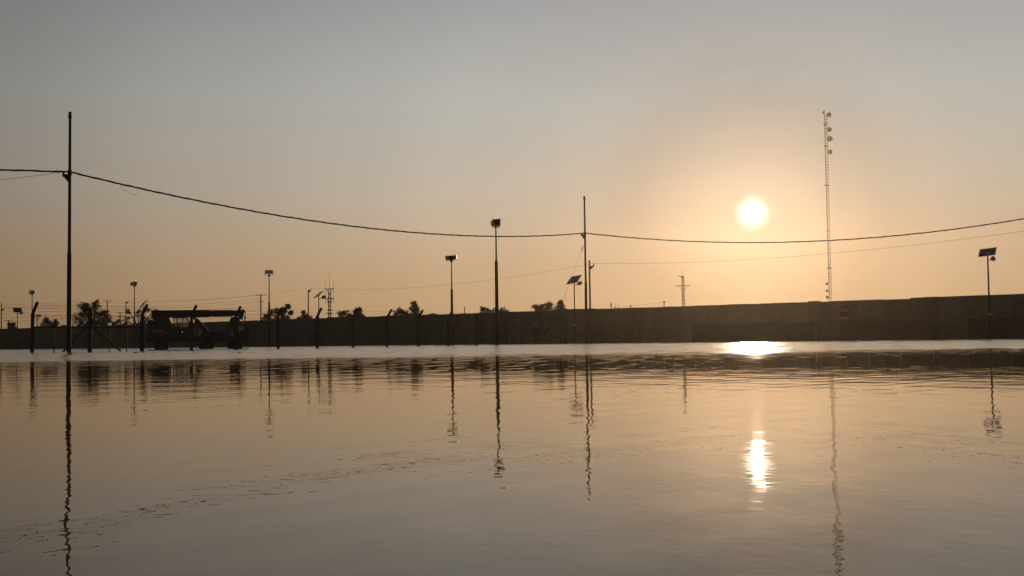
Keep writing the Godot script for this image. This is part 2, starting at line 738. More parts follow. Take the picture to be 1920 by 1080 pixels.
func steel_pole(label: String, at: Vector3, turn: float) -> Node3D:
	var t := thing("utility_pole", label, "utility pole", at, turn, "tall steel poles carrying the twisted cable")
	var st := start()
	tube(st, PackedVector3Array([Vector3(0, BED - .1, 0), Vector3(0, 6.1, 0), Vector3(0, 6.25, 0), Vector3(0, 6.26, 0), Vector3(0, 14.85, 0)]), [.145, .135, .13, .105, .085], 12)
	part("shaft", st, "dark_steel", t)
	st = start()
	tube(st, PackedVector3Array([Vector3(0, 14.84, 0), Vector3(0, 14.9, 0), Vector3(0, 14.98, 0), Vector3(0, 15.06, 0), Vector3(0, 15.24, 0), Vector3(0, 15.27, 0)]), [.10, .13, .13, .10, .105, .03], 10)
	part("cap", st, "red_paint", t)
	st = start()
	tube(st, PackedVector3Array([Vector3(0, 11.2, 0), Vector3(0, 11.55, 0)]), [.13, .13], 10)
	part("clamp_band", st, "dark_steel", t)
	st = start()
	prism(st, PackedVector2Array([Vector2(-.09, 10.75), Vector2(-.09, 11.28), Vector2(-.42, 11.28), Vector2(-.42, 11.16)]), .06)
	part("bracket", st, "dark_steel", t)
	st = start()
	tube(st, PackedVector3Array([Vector3(-.4, 11.1, 0), Vector3(-.4, 11.2, 0), Vector3(-.4, 11.26, 0), Vector3(-.4, 11.36, 0), Vector3(-.4, 11.44, 0)]), [.05, .09, .06, .09, .04], 8)
	part("insulator", st, "crane_dark", t)
	return t


func sagging(a: Vector3, b: Vector3, sag: float, n: int) -> PackedVector3Array:
	var p := PackedVector3Array()
	for i in n + 1:
		var u := float(i) / n
		p.append(a.lerp(b, u) - Vector3(0, 4.0 * sag * u * (1.0 - u), 0))
	return p


func twisted(label: String, a: Vector3, b: Vector3, sag: float) -> Node3D:
	var t := thing("twisted_cable", label, "cable", a, 0.0, "spans of the thick twisted cable")
	var n := int(a.distance_to(b) / 0.28)
	var mid := sagging(Vector3.ZERO, b - a, sag, n)
	for k in 3:
		var st := start()
		var pts := PackedVector3Array()
		var dir := (b - a).normalized()
		var u := dir.cross(Vector3.UP).normalized()
		var v := u.cross(dir)
		for i in n + 1:
			var ph := TAU * (i * 0.28 / 2.3) + TAU * k / 3.0
			var r := 0.040 if k < 2 else 0.03
			pts.append(mid[i] + (u * cos(ph) + v * sin(ph)) * r)
		tube(st, pts, [.031 if k < 2 else .022], 5)
		part("strand", st, "rubber_cable", t)
	return t


func make_main_line() -> void:
	var p1 := Vector3(-27.95, 0, -70.6)
	var p2 := Vector3(7.64, 0, -115.83)
	steel_pole("tallest dark steel pole with a red cap at the left of the photo", p1, 0.0)
	steel_pole("dark steel pole with a red tip beside the gate, right of centre", p2, 0.3)
	var h := Vector3(0, 11.42, 0)
	var p0 := Vector3(-62, 13.4, -66)
	var p3 := Vector3(56, 12.6, -105)
	var c := twisted("thick twisted cable sagging from the left pole to the centre pole", p1 + h, p2 + h, 1.72)
	# a loose loop of wire that hangs from the cable near the left pole
	var loop := PackedVector3Array()
	var at := func(u: float) -> Vector3: return (p2 - p1) * u - Vector3(0, 4.0 * 1.72 * u * (1.0 - u), 0)
	var e0: Vector3 = at.call(.062)
	var e1: Vector3 = at.call(.085)
	for i in 17:
		var u := i / 16.0
		var bulge := sin(PI * u)
		loop.append(e0.lerp(e1, u + .22 * sin(TAU * u) * -.4) + Vector3(.28 * bulge * u, -.62 * pow(bulge, .8) * (0.6 + .5 * u), 0))
	var st := start()
	tube(st, loop, [.009], 5)
	part("loose_loop", st, "rubber_cable", c)
	twisted("thick twisted cable running off the left edge from the left pole", p1 + h, p0, .32)
	twisted("thick twisted cable sagging below the sun, from the centre pole to the right edge", p2 + h, p3, 2.15)
	st = start()
	tube(st, sagging(p1 + Vector3(-.42, 11.42, 0), Vector3(-46, 11.3, -66), .85, 24), [.012], 5)
	single("drop_wire", st, "rubber_cable", "thin wire drooping below the thick cable at the left edge", "wire")
	# the stay of the centre pole
	st = start()
	rod(st, p2 + Vector3(-.1, 10.3, 0), Vector3(3.45, BED, -116.6), .012, 5)
	var guy := single("guy_wire", st, "mesh_wire", "thin slanting stay wire left of the centre pole", "stay wire")
	st = start()
	var top := p2 + Vector3(-.1, 10.3, 0)
	var foot := Vector3(3.45, BED, -116.6)
	rod(st, foot.lerp(top, .34), foot.lerp(top, .40), .05, 6)
	part("turnbuckle", st, "dark_steel", guy)
	st = start()
	rod(st, foot.lerp(top, .93), foot.lerp(top, .97), .05, 6)
	part("strain_insulator", st, "dark_steel", guy)


# ------------------------------------------------------------------ floodlight poles

func flood_head(parent: Node3D, at: Vector3, turn: float, tilt: float, w: float, h: float) -> void:
	var b := Basis(Vector3.UP, turn) * Basis(Vector3.RIGHT, tilt)
	var st := start()
	var d := .34
	var front := []
	var back := []
	for c in [[-1, -1], [1, -1], [1, 1], [-1, 1]]:
		front.append(at + b * Vector3(c[0] * w / 2, c[1] * h / 2, d / 2))
		back.append(at + b * Vector3(c[0] * w * .32, c[1] * h * .28, -d / 2))
	for i in 4:
		face(st, front[i], front[(i + 1) % 4], back[(i + 1) % 4], back[i], at)
	face(st, back[0], back[1], back[2], back[3], at)
	face(st, front[0], front[1], front[2], front[3], at)
	box(st, at + b * Vector3(0, 0, -d * .5 - .06), Vector3(w * .4, h * .35, .14), b)
	var o := part("lamp_head", st, "dark_steel", parent)
	st = start()
	box(st, at + b * Vector3(0, 0, d / 2 + .012), Vector3(w * .92, h * .9, .02), b)
	part("lens", st, "lens_glass", o)
	st = start()
	for s in [-1, 1]:
		rod(st, at + b * Vector3(s * (w / 2 + .03), 0, 0), at + b * Vector3(s * (w / 2 + .03), -h * .75, 0), .02, 5)
	rod(st, at + b * Vector3(-w / 2 - .03, -h * .75, 0), at + b * Vector3(w / 2 + .03, -h * .75, 0), .02, 5)
	part("yoke", st, "galvanised", o)


func flood_pole(label: String, x: float, z: float, height: float, joint: float, heads: Array, thick := 1.0) -> void:
	var t := thing("floodlight_pole", label, "floodlight", Vector3(x, 0, z), 0.0, "floodlight poles along the wall")
	var top := height - .75
	var st := start()
	tube(st, PackedVector3Array([Vector3(0, joint - .01, 0), Vector3(0, top, 0)]), [.075 * thick, .055 * thick], 10)
	part("upper_shaft", st, "dark_steel", t)
	st = start()
	tube(st, PackedVector3Array([Vector3(0, BED - .05, 0), Vector3(0, joint - .1, 0), Vector3(0, joint, 0)]), [.17 * thick, .13 * thick, .09 * thick], 12)
	part("lower_shaft", st, "dark_steel", t)
	st = start()
	tube(st, PackedVector3Array([Vector3(0, top - .1, 0), Vector3(0, top, 0), Vector3(0, top + .2, 0), Vector3(0, top + .23, 0)]), [.07, .10, .24, .24], 10)
	part("head_bracket", st, "grey_paint", t)
	for q in heads:
		flood_head(t, Vector3(q[0], top + q[1], q[2]), q[3], q[4], q[5], q[6])


func make_floodlights() -> void:
	flood_pole("tall floodlight pole crossing the cable left of the centre pole, with clustered heads", -1.52, -110.4, 12.35, 8.3, [[-.2, .36, .1, -.8, .3, .48, .54], [.16, .5, -.05, 2.7, .1, .52, .74], [-.08, .58, -.15, 3.6, .1, .44, .54]], 1.15)
	var arm := get_child(get_child_count() - 1)
	var st := start()
	rod(st, Vector3(.05, 11.62, 0), Vector3(.42, 11.64, .06), .035, 5)
	part("side_arm", st, "dark_steel", arm)
	flood_pole("floodlight pole left of the tall one, its heads splayed left and right", -6.72, -124.7, 10.0, 6.2, [[-.36, .46, .05, -.7, .3, .56, .52], [.04, .52, -.12, 2.9, .2, .5, .5], [.40, .5, .12, 1.42, -.12, .5, .54]])
	flood_pole("floodlight pole with one wide flat head beyond the right end of the crane", -32.12, -147.96, 10.05, 5.9, [[0, .52, 0, .12, -.2, 1.05, .52]])
	flood_pole("floodlight pole with a small head just left of the crane", -57.35, -169.9, 10.05, 4.8, [[.1, .5, 0, -.6, .1, .72, .6], [-.34, .46, .1, .9, .2, .5, .5]], 1.1)
	flood_pole("floodlight pole behind the leftmost cranked fence post", -82.95, -193.4, 10.1, 4.8, [[-.14, .5, 0, .5, .1, .72, .6], [.34, .5, .1, 1.58, -.12, .5, .5]], 1.1)


# ------------------------------------------------------------------ solar street lamps

func solar_lamp(label: String, x: float, z: float, height: float, yaw: float, tilt: float, roll: float, arm: Vector3, size := 1.0) -> Node3D:
	var t := thing("solar_street_lamp", label, "street lamp", Vector3(x, 0, z), 0.0, "solar street lamps along the wall")
	var st := start()
	tube(st, PackedVector3Array([Vector3(0, BED - .05, 0), Vector3(0, height - .1, 0)]), [.085, .055], 10)
	part("pole", st, "dark_steel", t)
	var b := Basis(Vector3.UP, yaw) * Basis(Vector3.BACK, roll) * Basis(Vector3.RIGHT, tilt)
	var c := Vector3(0, height + .02, 0)
	st = start()
	box(st, c, Vector3(1.16, .05, .98) * size, b, .012)
	var p := part("solar_panel", st, "dark_steel", t)
	for i in 3:
		for j in 2:
			st = start()
			box(st, c + b * (Vector3((i - 1) * .365, .03, (j - .5) * .46) * size), Vector3(.359, .012, .454) * size, b)
			part("solar_cell", st, "solar_cell", p)
	st = start()
	box(st, c - b.y * .08 - Vector3(0, .04, 0), Vector3(.14, .16, .14), Basis(Vector3.UP, yaw))
	part("panel_bracket", st, "dark_steel", t)
	st = start()
	rod(st, Vector3(0, height - .62, 0), Vector3(0, height - .6, 0) + arm * .45, .035, 6)
	part("lamp_arm", st, "dark_steel", t)
	st = start()
	var a := arm.normalized()
	var side := a.cross(Vector3.UP).normalized()
	var lb := Basis(a, side.cross(a), side)
	tube(st, PackedVector3Array([Vector3(0, height - .6, 0) + arm * .42, Vector3(0, height - .58, 0) + arm * .6, Vector3(0, height - .56, 0) + arm * .95, Vector3(0, height - .53, 0) + arm * 1.12]), [.05, .19, .22, .06], 8)
	var head := part("lamp_head", st, "grey_paint", t)
	st = start()
	box(st, Vector3(0, height - .70, 0) + arm * .8, Vector3(.3, .03, .2), lb)
	part("lens", st, "lens_glass", head)
	st = start()
	box(st, Vector3(.0, 1.98, .1), Vector3(.34, .2, .22), Basis(), .02)
	part("battery_box", st, "grey_paint", t)
	return t


func make_solar_lamps() -> void:
	solar_lamp("solar street lamp at the far right, above the low barriers", 38.42, -90.2, 6.98, -.6, .62, .08, Vector3(.42, .05, .3), 1.12)
	solar_lamp("solar street lamp with a tilted panel just left of the centre pole", 6.72, -120.9, 6.85, -.75, .72, .1, Vector3(.75, .22, .25), 1.3)
	solar_lamp("solar street lamp with a steep panel between crane and centre", -24.97, -144.5, 6.65, -1.0, .7, .1, Vector3(.85, .28, .2), 1.25)
	solar_lamp("solar street lamp with its panel edge on, left of the crane", -54.0, -164.0, 6.5, -1.2, .75, .1, Vector3(.6, -.2, .2), 1.2)
	solar_lamp("solar street lamp nearest the left edge of the photo", -85.35, -193.1, 6.75, .6, .75, .0, Vector3(.9, .05, .1), 1.2)


# ------------------------------------------------------------------ the slim line behind the wall

func make_slim_line() -> void:
	var spots := [[9.45, -135.9, "slim pole standing close behind the centre pole"], [-36.9, -202.6, "slim pole with a bent arm left of the steep solar panel"], [-84.8, -245.7, "slim pole behind the shrubs between the big tree and the crane"], [-109.5, -240.0, "slim pole at the left edge of the photo"]]
	var tops := []
	for q in spots:
		var t := thing("slim_pole", q[2], "utility pole", Vector3(q[0], 0, q[1]), 0.0, "slim poles of the thin wire behind the wall")
		var st := start()
		tube(st, PackedVector3Array([Vector3(0, BED, 0), Vector3(0, 10.0, 0)]), [.13, .095], 8)
		part("shaft", st, "wood", t)
		var hh := 9.2 if q[0] > 0 else (9.9 if q[0] > -100 else 8.5)
		st = start()
		prism(st, PackedVector2Array([Vector2(.08, hh - .35), Vector2(.55, hh), Vector2(.55, hh + .1), Vector2(.08, hh + .1)]), .12)
		part("bracket", st, "dark_steel", t)
		st = start()
		tube(st, PackedVector3Array([Vector3(.5, hh + .08, 0), Vector3(.5, hh + .25, 0), Vector3(.5, hh + .42, 0)]), [.05, .09, .05], 6)
		part("insulator", st, "crane_dark", t)
		tops.append(Vector3(q[0] + .5, hh + .42, q[1]))
	var labels := ["thin wire rising from the slim pole near the centre to the right edge", "thin wire between the slim poles, passing behind the tall floodlight pole", "thin wire over the crane between two slim poles", "thin wire at the left between two slim poles"]
	var right := Vector3(55.0, 10.3, -74.0)
	var ends := [[right, tops[0], 1.6], [tops[0], tops[1], 1.3], [tops[1], tops[2], .8], [tops[2], tops[3], .3]]
	for i in 4:
		var st := start()
		tube(st, sagging(ends[i][0], ends[i][1], ends[i][2], 36), [.010], 4)
		single("thin_wire", st, "rubber_cable", labels[i], "wire", "thin wires of the slim poles")
	# far distribution line on the left
	var far := [[-74.1, -330.0, 14.9, "far pole with a crossarm left of the wide floodlight head"], [-115.6, -330.0, 10.2, "far pole with two short crossarms right of the big tree"], [-144.7, -400.0, 16.6, "far pole with a wide crossarm rising behind the big tree"], [-180.0, -400.0, 10.1, "far pole with a crossarm near the left edge, above the square bush"]]
	for q in far:
		var t := thing("crossarm_pole", q[3], "utility pole", Vector3(q[0], 0, q[1]), 0.0, "far crossarm poles beyond the wall")
		var st := start()
		tube(st, PackedVector3Array([Vector3(0, BED, 0), Vector3(0, q[2], 0)]), [.24, .17], 8)
		part("shaft", st, "wood", t)
		var wide := 1.55 if q[0] < -120 else (1.5 if q[0] > -100 else 1.1)
		for k in 2:
			if k == 1 and q[0] < -120:
				continue
			st = start()
			box(st, Vector3(0, q[2] - .1 - k * (2.0 if q[0] > -100 else 1.1), -.2), Vector3(wide * 2 * (1.0 if k == 0 else (.5 if q[0] > -100 else 1.15)), .16, .12))
			part("crossarm", st, "wood", t)
		st = start()
		for s in [-1, 1]:
			rod(st, Vector3(s * wide * .9, q[2], -.2), Vector3(s * wide * .9, q[2] + .3, -.2), .06, 5)
		part("insulator", st, "crane_dark", t)
	var heights := [13.7, 12.6, 11.9, 10.9, 9.6, 8.4]
	var names := ["topmost", "second", "third", "fourth", "fifth", "lowest"]
	for i in 6:
		var st := start()
		var y: float = heights[i]
		var pts := sagging(Vector3(-230, y + 1.4, -362), Vector3(-142, y + 1.2, -362), 1.3, 20)
		pts.append_array(sagging(Vector3(-142, y + 1.2, -362), Vector3(-74, y + 1.2 - i * .1, -331), 1.2, 20).slice(1))
		tube(st, pts, [.026], 4)
		single("far_wire", st, "rubber_cable", "far power line wire at the left, %s of the six" % names[i], "wire", "far power line wires at the left")


# ------------------------------------------------------------------ telecom mast

func make_telecom_mast() -> void:
	var t := thing("telecom_mast", "tall slender lattice telecom mast with dish antennas right of the sun", "telecom mast", Vector3(93.72, 0, -330), 0.0)
	var top := 66.6
	var r := .47
	var legs := []
	for k in 3:
		var a := TAU * k / 3.0 + .5
		legs.append(Vector3(cos(a) * r, 0, sin(a) * r))
	for k in 3:
		var st := start()
		rod(st, legs[k] + Vector3(0, BED, 0), legs[k] + Vector3(0, top, 0), .05, 6)
		part("leg", st, "mast_paint", t)
	var st := start()
	var y := 0.0
	var flip := false
	while y < top - .8:
		for k in 3:
			var a: Vector3 = legs[k]
			var b: Vector3 = legs[(k + 1) % 3]
			rod(st, a + Vector3(0, y, 0), b + Vector3(0, y, 0), .06, 4)
			rod(st, (a if flip else b) + Vector3(0, y, 0), (b if flip else a) + Vector3(0, y + .9, 0), .022, 4)
		flip = not flip
		y += .9
	part("lattice", st, "mast_paint", t).set_meta("kind", "stuff")
	for q in [[63.3, .75], [56.8, .7], [45.0, .85], [31.7, .6], [20.4, .95]]:
		st = start()
		tube(st, PackedVector3Array([Vector3(0, q[0], 0), Vector3(0, q[0] + .16, 0)]), [q[1], q[1]], 12)
		part("platform", st, "dish_grey", t)
	for q in [[66.1, .88, .70], [61.7, .84, .70], [58.95, .95, .86], [55.0, .88, .70]]:
		st = start()
		var c := Vector3(.45 + q[1] * .55, q[0], .2)
		tube(st, PackedVector3Array([c + Vector3(-.15, 0, -.45), c + Vector3(-.1, 0, -.25), c + Vector3(.0, 0, .05), c + Vector3(.12, 0, .42), c + Vector3(.14, 0, .5)]), [.2, q[2] * .8, q[2], q[2], q[2] * .9], 18)
		var d := part("dish", st, "dish_grey", t)
		st = start()
		rod(st, Vector3(.3, q[0], 0), c + Vector3(-.1, 0, -.3), .06, 5)
		part("mount", st, "mast_paint", d)
	for q in [15.9, 13.8, 11.95]:
		st = start()
		var c := Vector3(-.95, q, .2)
		tube(st, PackedVector3Array([c + Vector3(0, 0, -.3), c + Vector3(0, 0, .05), c + Vector3(0, 0, .3)]), [.2, .42, .42], 14)
		var d := part("dish", st, "dish_grey", t)
		st = start()
		rod(st, Vector3(-.3, q, 0), c, .05, 5)
		part("mount", st, "mast_paint", d)
	st = start()
	prism(st, PackedVector2Array([Vector2(-.85, 66.75), Vector2(-.25, 66.3), Vector2(-.15, 67.4), Vector2(-.35, 67.55)]), .35)
	part("beacon_camera", st, "dark_steel", t)


# ------------------------------------------------------------------ far masts and small poles

func lattice_mast(label: String, x: float, z: float, height: float, arms: Array, whips: Array) -> void:
	var t := thing("lattice_mast", label, "mast", Vector3(x, 0, z), 0.0)
	var st := start()
	var legs := []
	for c in [[-1, -1], [1, -1], [1, 1], [-1, 1]]:
		legs.append(Vector3(c[0] * .30, 0, c[1] * .30))
		rod(st, legs[-1] + Vector3(0, BED, 0), legs[-1] * .72 + Vector3(0, height, 0), .085, 5)
	var y := .5
	while y < height - .9:
		for k in 4:
			var f0 := 1.0 - .28 * y / height
			var f1 := 1.0 - .28 * (y + .9) / height
			rod(st, legs[k] * f0 + Vector3(0, y, 0), legs[(k + 1) % 4] * f1 + Vector3(0, y + .9, 0), .06, 4)
		y += .9
	part("lattice", st, "mast_paint", t).set_meta("kind", "stuff")
	for a in arms:
		st = start()
		box(st, Vector3(a[3], a[0], 0), Vector3(a[1] * 2, .18, .16))
		if a[2] > 0.0:
			for s in [-1, 1]:
				rod(st, Vector3(s * a[1] * .6, a[0], .1), Vector3(s * .3, a[0] - a[2], .1), .06, 5)
		part("crossarm", st, "dish_grey", t)
	for w in whips:
		st = start()
		rod(st, Vector3(w[0], w[1], 0), Vector3(w[0], w[2], 0), .05, 5, .025)
		part("whip_antenna", st, "dish_grey", t)


func make_far_masts() -> void:
	lattice_mast("lattice mast with crossarms and three whip antennas left of centre", -42.4, -260, 12.9, [[12.95, 1.1, 1.0, 0.0], [10.7, 1.1, 1.1, 0.0], [8.0, .6, 0.0, 0.0], [7.2, .8, 0.0, 0.0], [6.2, .7, 0.0, 0.0]], [[-.95, 9.6, 15.0], [0.0, 12.9, 16.8], [.95, 9.4, 15.0]])
	lattice_mast("lattice mast with two crossarms and one whip antenna left of the sun", 42.8, -280, 16.0, [[15.9, .55, 0.0, -.45], [13.6, 1.9, 1.3, 0.0]], [[0.0, 16.0, 18.0]])
	# a small mast with three lamps behind the shrub
	var t := thing("lamp_mast", "small far mast with three lamps in a row beside the left shrub", "floodlight", Vector3(-106.05, 0, -250), 0.0)
	var st := start()
	tube(st, PackedVector3Array([Vector3(0, BED, 0), Vector3(0, 7.0, 0)]), [.16, .1], 8)
	part("shaft", st, "grey_paint", t)
	st = start()
	rod(st, Vector3(-.75, 7.1, 0), Vector3(.75, 7.1, 0), .05, 5)
	rod(st, Vector3(0, 6.4, 0), Vector3(-.6, 7.05, 0), .05, 5)
	rod(st, Vector3(0, 6.4, 0), Vector3(.6, 7.05, 0), .05, 5)
	part("crossarm", st, "grey_paint", t)
	for k in [-.72, 0.0, .6]:
		st = start()
		box(st, Vector3(k, 7.42, 0), Vector3(.42, .42, .3), Basis(Vector3.BACK, .2 * k), .05)
		part("lamp_head", st, "dark_steel", t)
	var small := [[40.7, -300.0, 10.6, "short far pole left of the lattice mast near the sun"], [34.85, -330.0, 10.6, "faint far pole between the centre pole and the sun"], [-1.95, -280.0, 9.0, "short far pole just right of the tall floodlight pole"], [-12.8, -300.0, 9.6, "faint far pole between the two splayed floodlight poles"], [26.5, -300.0, 10.2, "thin far pole beside the bare twigs right of the centre pole"]]
	for q in small:
		var p := thing("far_pole", q[3], "pole", Vector3(q[0], 0, q[1]), 0.0, "short far poles beyond the wall")
		st = start()
		tube(st, PackedVector3Array([Vector3(0, BED, 0), Vector3(0, q[2], 0)]), [.17, .12], 6)
		part("shaft", st, "wood", p)
		st = start()
		box(st, Vector3(0, q[2] - .5, 0), Vector3(.5 if q[0] > 0 else .3, .3, .3))
		part("fitting", st, "wood", p)
	st = start()
	tube(st, sagging(Vector3(40.7, 10.2, -300), Vector3(17, 8.9, -320), .35, 20), [.025], 4)
	single("faint_wire", st, "rubber_cable", "faint low wire left of the short far pole near the sun", "wire")


# ------------------------------------------------------------------ the crane

func make_crane() -> void:
	var t := thing("mobile_crane", "dark mobile crane with its boom lowered level, parked in the flood", "mobile crane", Vector3(-27.9, 0, -96), 0.31)
	var st := start()
	# carrier
	prism(st, PackedVector2Array([Vector2(-3.3, .62), Vector2(5.0, .62), Vector2(5.15, .8), Vector2(5.15, 1.05), Vector2(-3.3, 1.12)]), 2.3)
	part("chassis", st, "crane_red", t)
	st = start()
	prism(st, PackedVector2Array([Vector2(-3.35, 1.13), Vector2(.3, 1.13), Vector2(.3, 1.42), Vector2(-2.2, 1.5), Vector2(-3.0, 1.5), Vector2(-3.35, 1.35)]), 2.5)
	part("rear_deck", st, "crane_red", t)
	st = start()
	prism(st, PackedVector2Array([Vector2(1.0, 1.08), Vector2(3.4, 1.07), Vector2(3.4, 1.45), Vector2(2.9, 1.55), Vector2(1.2, 1.5)]), 2.3)
	part("engine_cover", st, "crane_dark", t)
	st = start()
	prism(st, PackedVector2Array([Vector2(3.75, 1.06), Vector2(5.15, 1.06), Vector2(5.2, 1.5), Vector2(4.95, 2.0), Vector2(3.8, 2.02)]), 1.15, Transform3D(Basis(), Vector3(0, 0, .6)))
	var fc := part("driver_cab", st, "crane_red", t)
	st = start()
	box(st, Vector3(4.35, 1.72, 1.184), Vector3(.75, .42, .012))
	part("window", st, "cab_glass", fc)
	for s in [-1, 1]:
		for x in [-2.1, 1.6, 4.0]:
			st = start()
			tube(st, PackedVector3Array([Vector3(x, .22, s * 1.22), Vector3(x, .22, s * 1.18), Vector3(x, .22, s * .82), Vector3(x, .22, s * .78)]), [.52, .57, .57, .52], 22)
			var w := part("wheel", st, "tyre", t)
			st = start()
			tube(st, PackedVector3Array([Vector3(x, .22, s * 1.20), Vector3(x, .22, s * 1.235)]), [.3, .26], 14)
			part("rim", st, "crane_dark", w)
	for x in [-2.1, 1.6]:
		st = start()
		var arc := PackedVector3Array()
		for i in 9:
			var a := PI * (.12 + .76 * i / 8.0)
			arc.append(Vector3(x + cos(a) * .78, .25 + sin(a) * .78, 1.2))
		tube(st, arc, [.045], 5)
		part("fender", st, "crane_dark", t)
	# upper works
	st = start()
	tube(st, PackedVector3Array([Vector3(-1.1, 1.4, 0), Vector3(-1.1, 1.68, 0)]), [.75, .75], 20)
	part("slewing_ring", st, "crane_dark", t)
	st = start()
	prism(st, PackedVector2Array([Vector2(-2.75, 1.7), Vector2(-1.25, 1.7), Vector2(-1.25, 2.2), Vector2(-1.5, 2.72), Vector2(-2.1, 2.72), Vector2(-2.75, 2.35)]), 1.7, Transform3D(Basis(), Vector3(0, 0, -.1)))
	part("turret", st, "crane_dark", t)
	for s in [-1, 1]:
		st = start()
		prism(st, PackedVector2Array([Vector2(-2.75, 2.5), Vector2(-1.55, 2.5), Vector2(-1.75, 3.3), Vector2(-2.75, 3.34)]), .12, Transform3D(Basis(), Vector3(0, 0, s * .42)))
		part("boom_cheek", st, "crane_dark", t)
	st = start()
	box(st, Vector3(-2.95, 2.0, 0), Vector3(.5, 1.0, 2.2), Basis(), .08)
	part("counterweight", st, "crane_dark", t)
	st = start()
	tube(st, PackedVector3Array([Vector3(-2.25, 2.95, -.75), Vector3(-2.25, 2.95, -.45)]), [.3, .3], 16)
	part("winch", st, "dark_steel", t)
	# boom: three telescoping sections and a head
	for q in [[-2.9, 1.9, 3.02, .64, .62], [1.9, 3.9, 3.05, .56, .52], [3.9, 4.45, 3.06, .50, .44]]:
		st = start()
		box(st, Vector3((q[0] + q[1]) / 2, q[2], 0), Vector3(q[1] - q[0], q[3], q[4]), Basis(Vector3.BACK, .008), .06)
		part("boom_section", st, "crane_dark", t)
	st = start()
	prism(st, PackedVector2Array([Vector2(4.3, 2.55), Vector2(4.6, 2.5), Vector2(4.75, 2.9), Vector2(4.72, 3.25), Vector2(4.3, 3.36)]), .5)
	var bh := part("boom_head", st, "crane_dark", t)
	for s in [-.12, .12]:
		st = start()
		tube(st, PackedVector3Array([Vector3(4.66, 3.2, s - .03), Vector3(4.66, 3.2, s + .03)]), [.2, .2], 14)
		part("sheave", st, "dark_steel", bh)
	st = start()
	tube(st, PackedVector3Array([Vector3(4.62, 3.2, .05), Vector3(4.82, 3.24, .05), Vector3(4.9, 3.1, .05), Vector3(4.86, 2.75, .05)]), [.035], 5)
	tube(st, PackedVector3Array([Vector3(4.62, 2.6, .05), Vector3(4.70, 2.45, .05), Vector3(4.78, 2.47, .05)]), [.03], 5)
	part("hoist_rope", st, "dark_steel", t)
	st = start()
	box(st, Vector3(4.84, 2.66, .05), Vector3(.13, .26, .14), Basis(), .03)
	tube(st, PackedVector3Array([Vector3(4.84, 2.54, .05), Vector3(4.88, 2.45, .05), Vector3(4.82, 2.38, .05), Vector3(4.75, 2.42, .05)]), [.03], 5)
	part("hook_block", st, "dark_steel", t)
	# boom rest
	st = start()
	rod(st, Vector3(3.3, 1.5, .25), Vector3(3.75, 2.72, .25), .07, 6)
	rod(st, Vector3(3.3, 1.5, -.25), Vector3(3.75, 2.72, -.25), .07, 6)
	prism(st, PackedVector2Array([Vector2(3.75, 1.6), Vector2(4.4, 1.6), Vector2(4.4, 2.72), Vector2(3.8, 2.72), Vector2(3.55, 2.1)]), .4)
	part("boom_rest", st, "crane_dark", t)
	# lift cylinder with its sleeve
	st = start()
	rod(st, Vector3(.55, 2.75, 0), Vector3(1.15, 2.05, 0), .12, 10)
	part("lift_rod", st, "galvanised", t)
	st = start()
	rod(st, Vector3(.75, 2.5, 0), Vector3(1.75, 1.35, 0), .21, 12)
	part("lift_cylinder", st, "crane_dark", t)
	# operator cab: corner posts, roof, lower panel and see-through panes
	st = start()
	prism(st, PackedVector2Array([Vector2(-1.15, 1.5), Vector2(.4, 1.5), Vector2(.4, 1.86), Vector2(-1.15, 1.86)]), .95, Transform3D(Basis(), Vector3(0, 0, .75)))
	var cab := part("operator_cab", st, "crane_dark", t)
	st = start()
	prism(st, PackedVector2Array([Vector2(-1.1, 2.64), Vector2(.0, 2.64), Vector2(-.05, 2.72), Vector2(-1.0, 2.72)]), .95, Transform3D(Basis(), Vector3(0, 0, .75)))
	part("roof", st, "crane_dark", cab)
	for z in [.31, 1.19]:
		for q in [[-1.1, -1.05], [-.82, -.8], [-.34, -.34], [.0, .37]]:
			st = start()
			rod(st, Vector3(q[1], 1.85, z), Vector3(q[0], 2.65, z), .045, 5)
			part("pillar", st, "crane_dark", cab)
		for q in [[-1.02, -.86], [-.76, -.39], [-.29, .1]]:
			st = start()
			box(st, Vector3((q[0] + q[1]) / 2, 2.25, z), Vector3(q[1] - q[0], .76, .012))
			part("pane", st, "cab_glass", cab)
	st = start()
	box(st, Vector3(-.62, 2.0, .75), Vector3(.28, .42, .4), Basis(), .05)
	part("seat", st, "tyre", cab)


# ------------------------------------------------------------------ trees and bushes

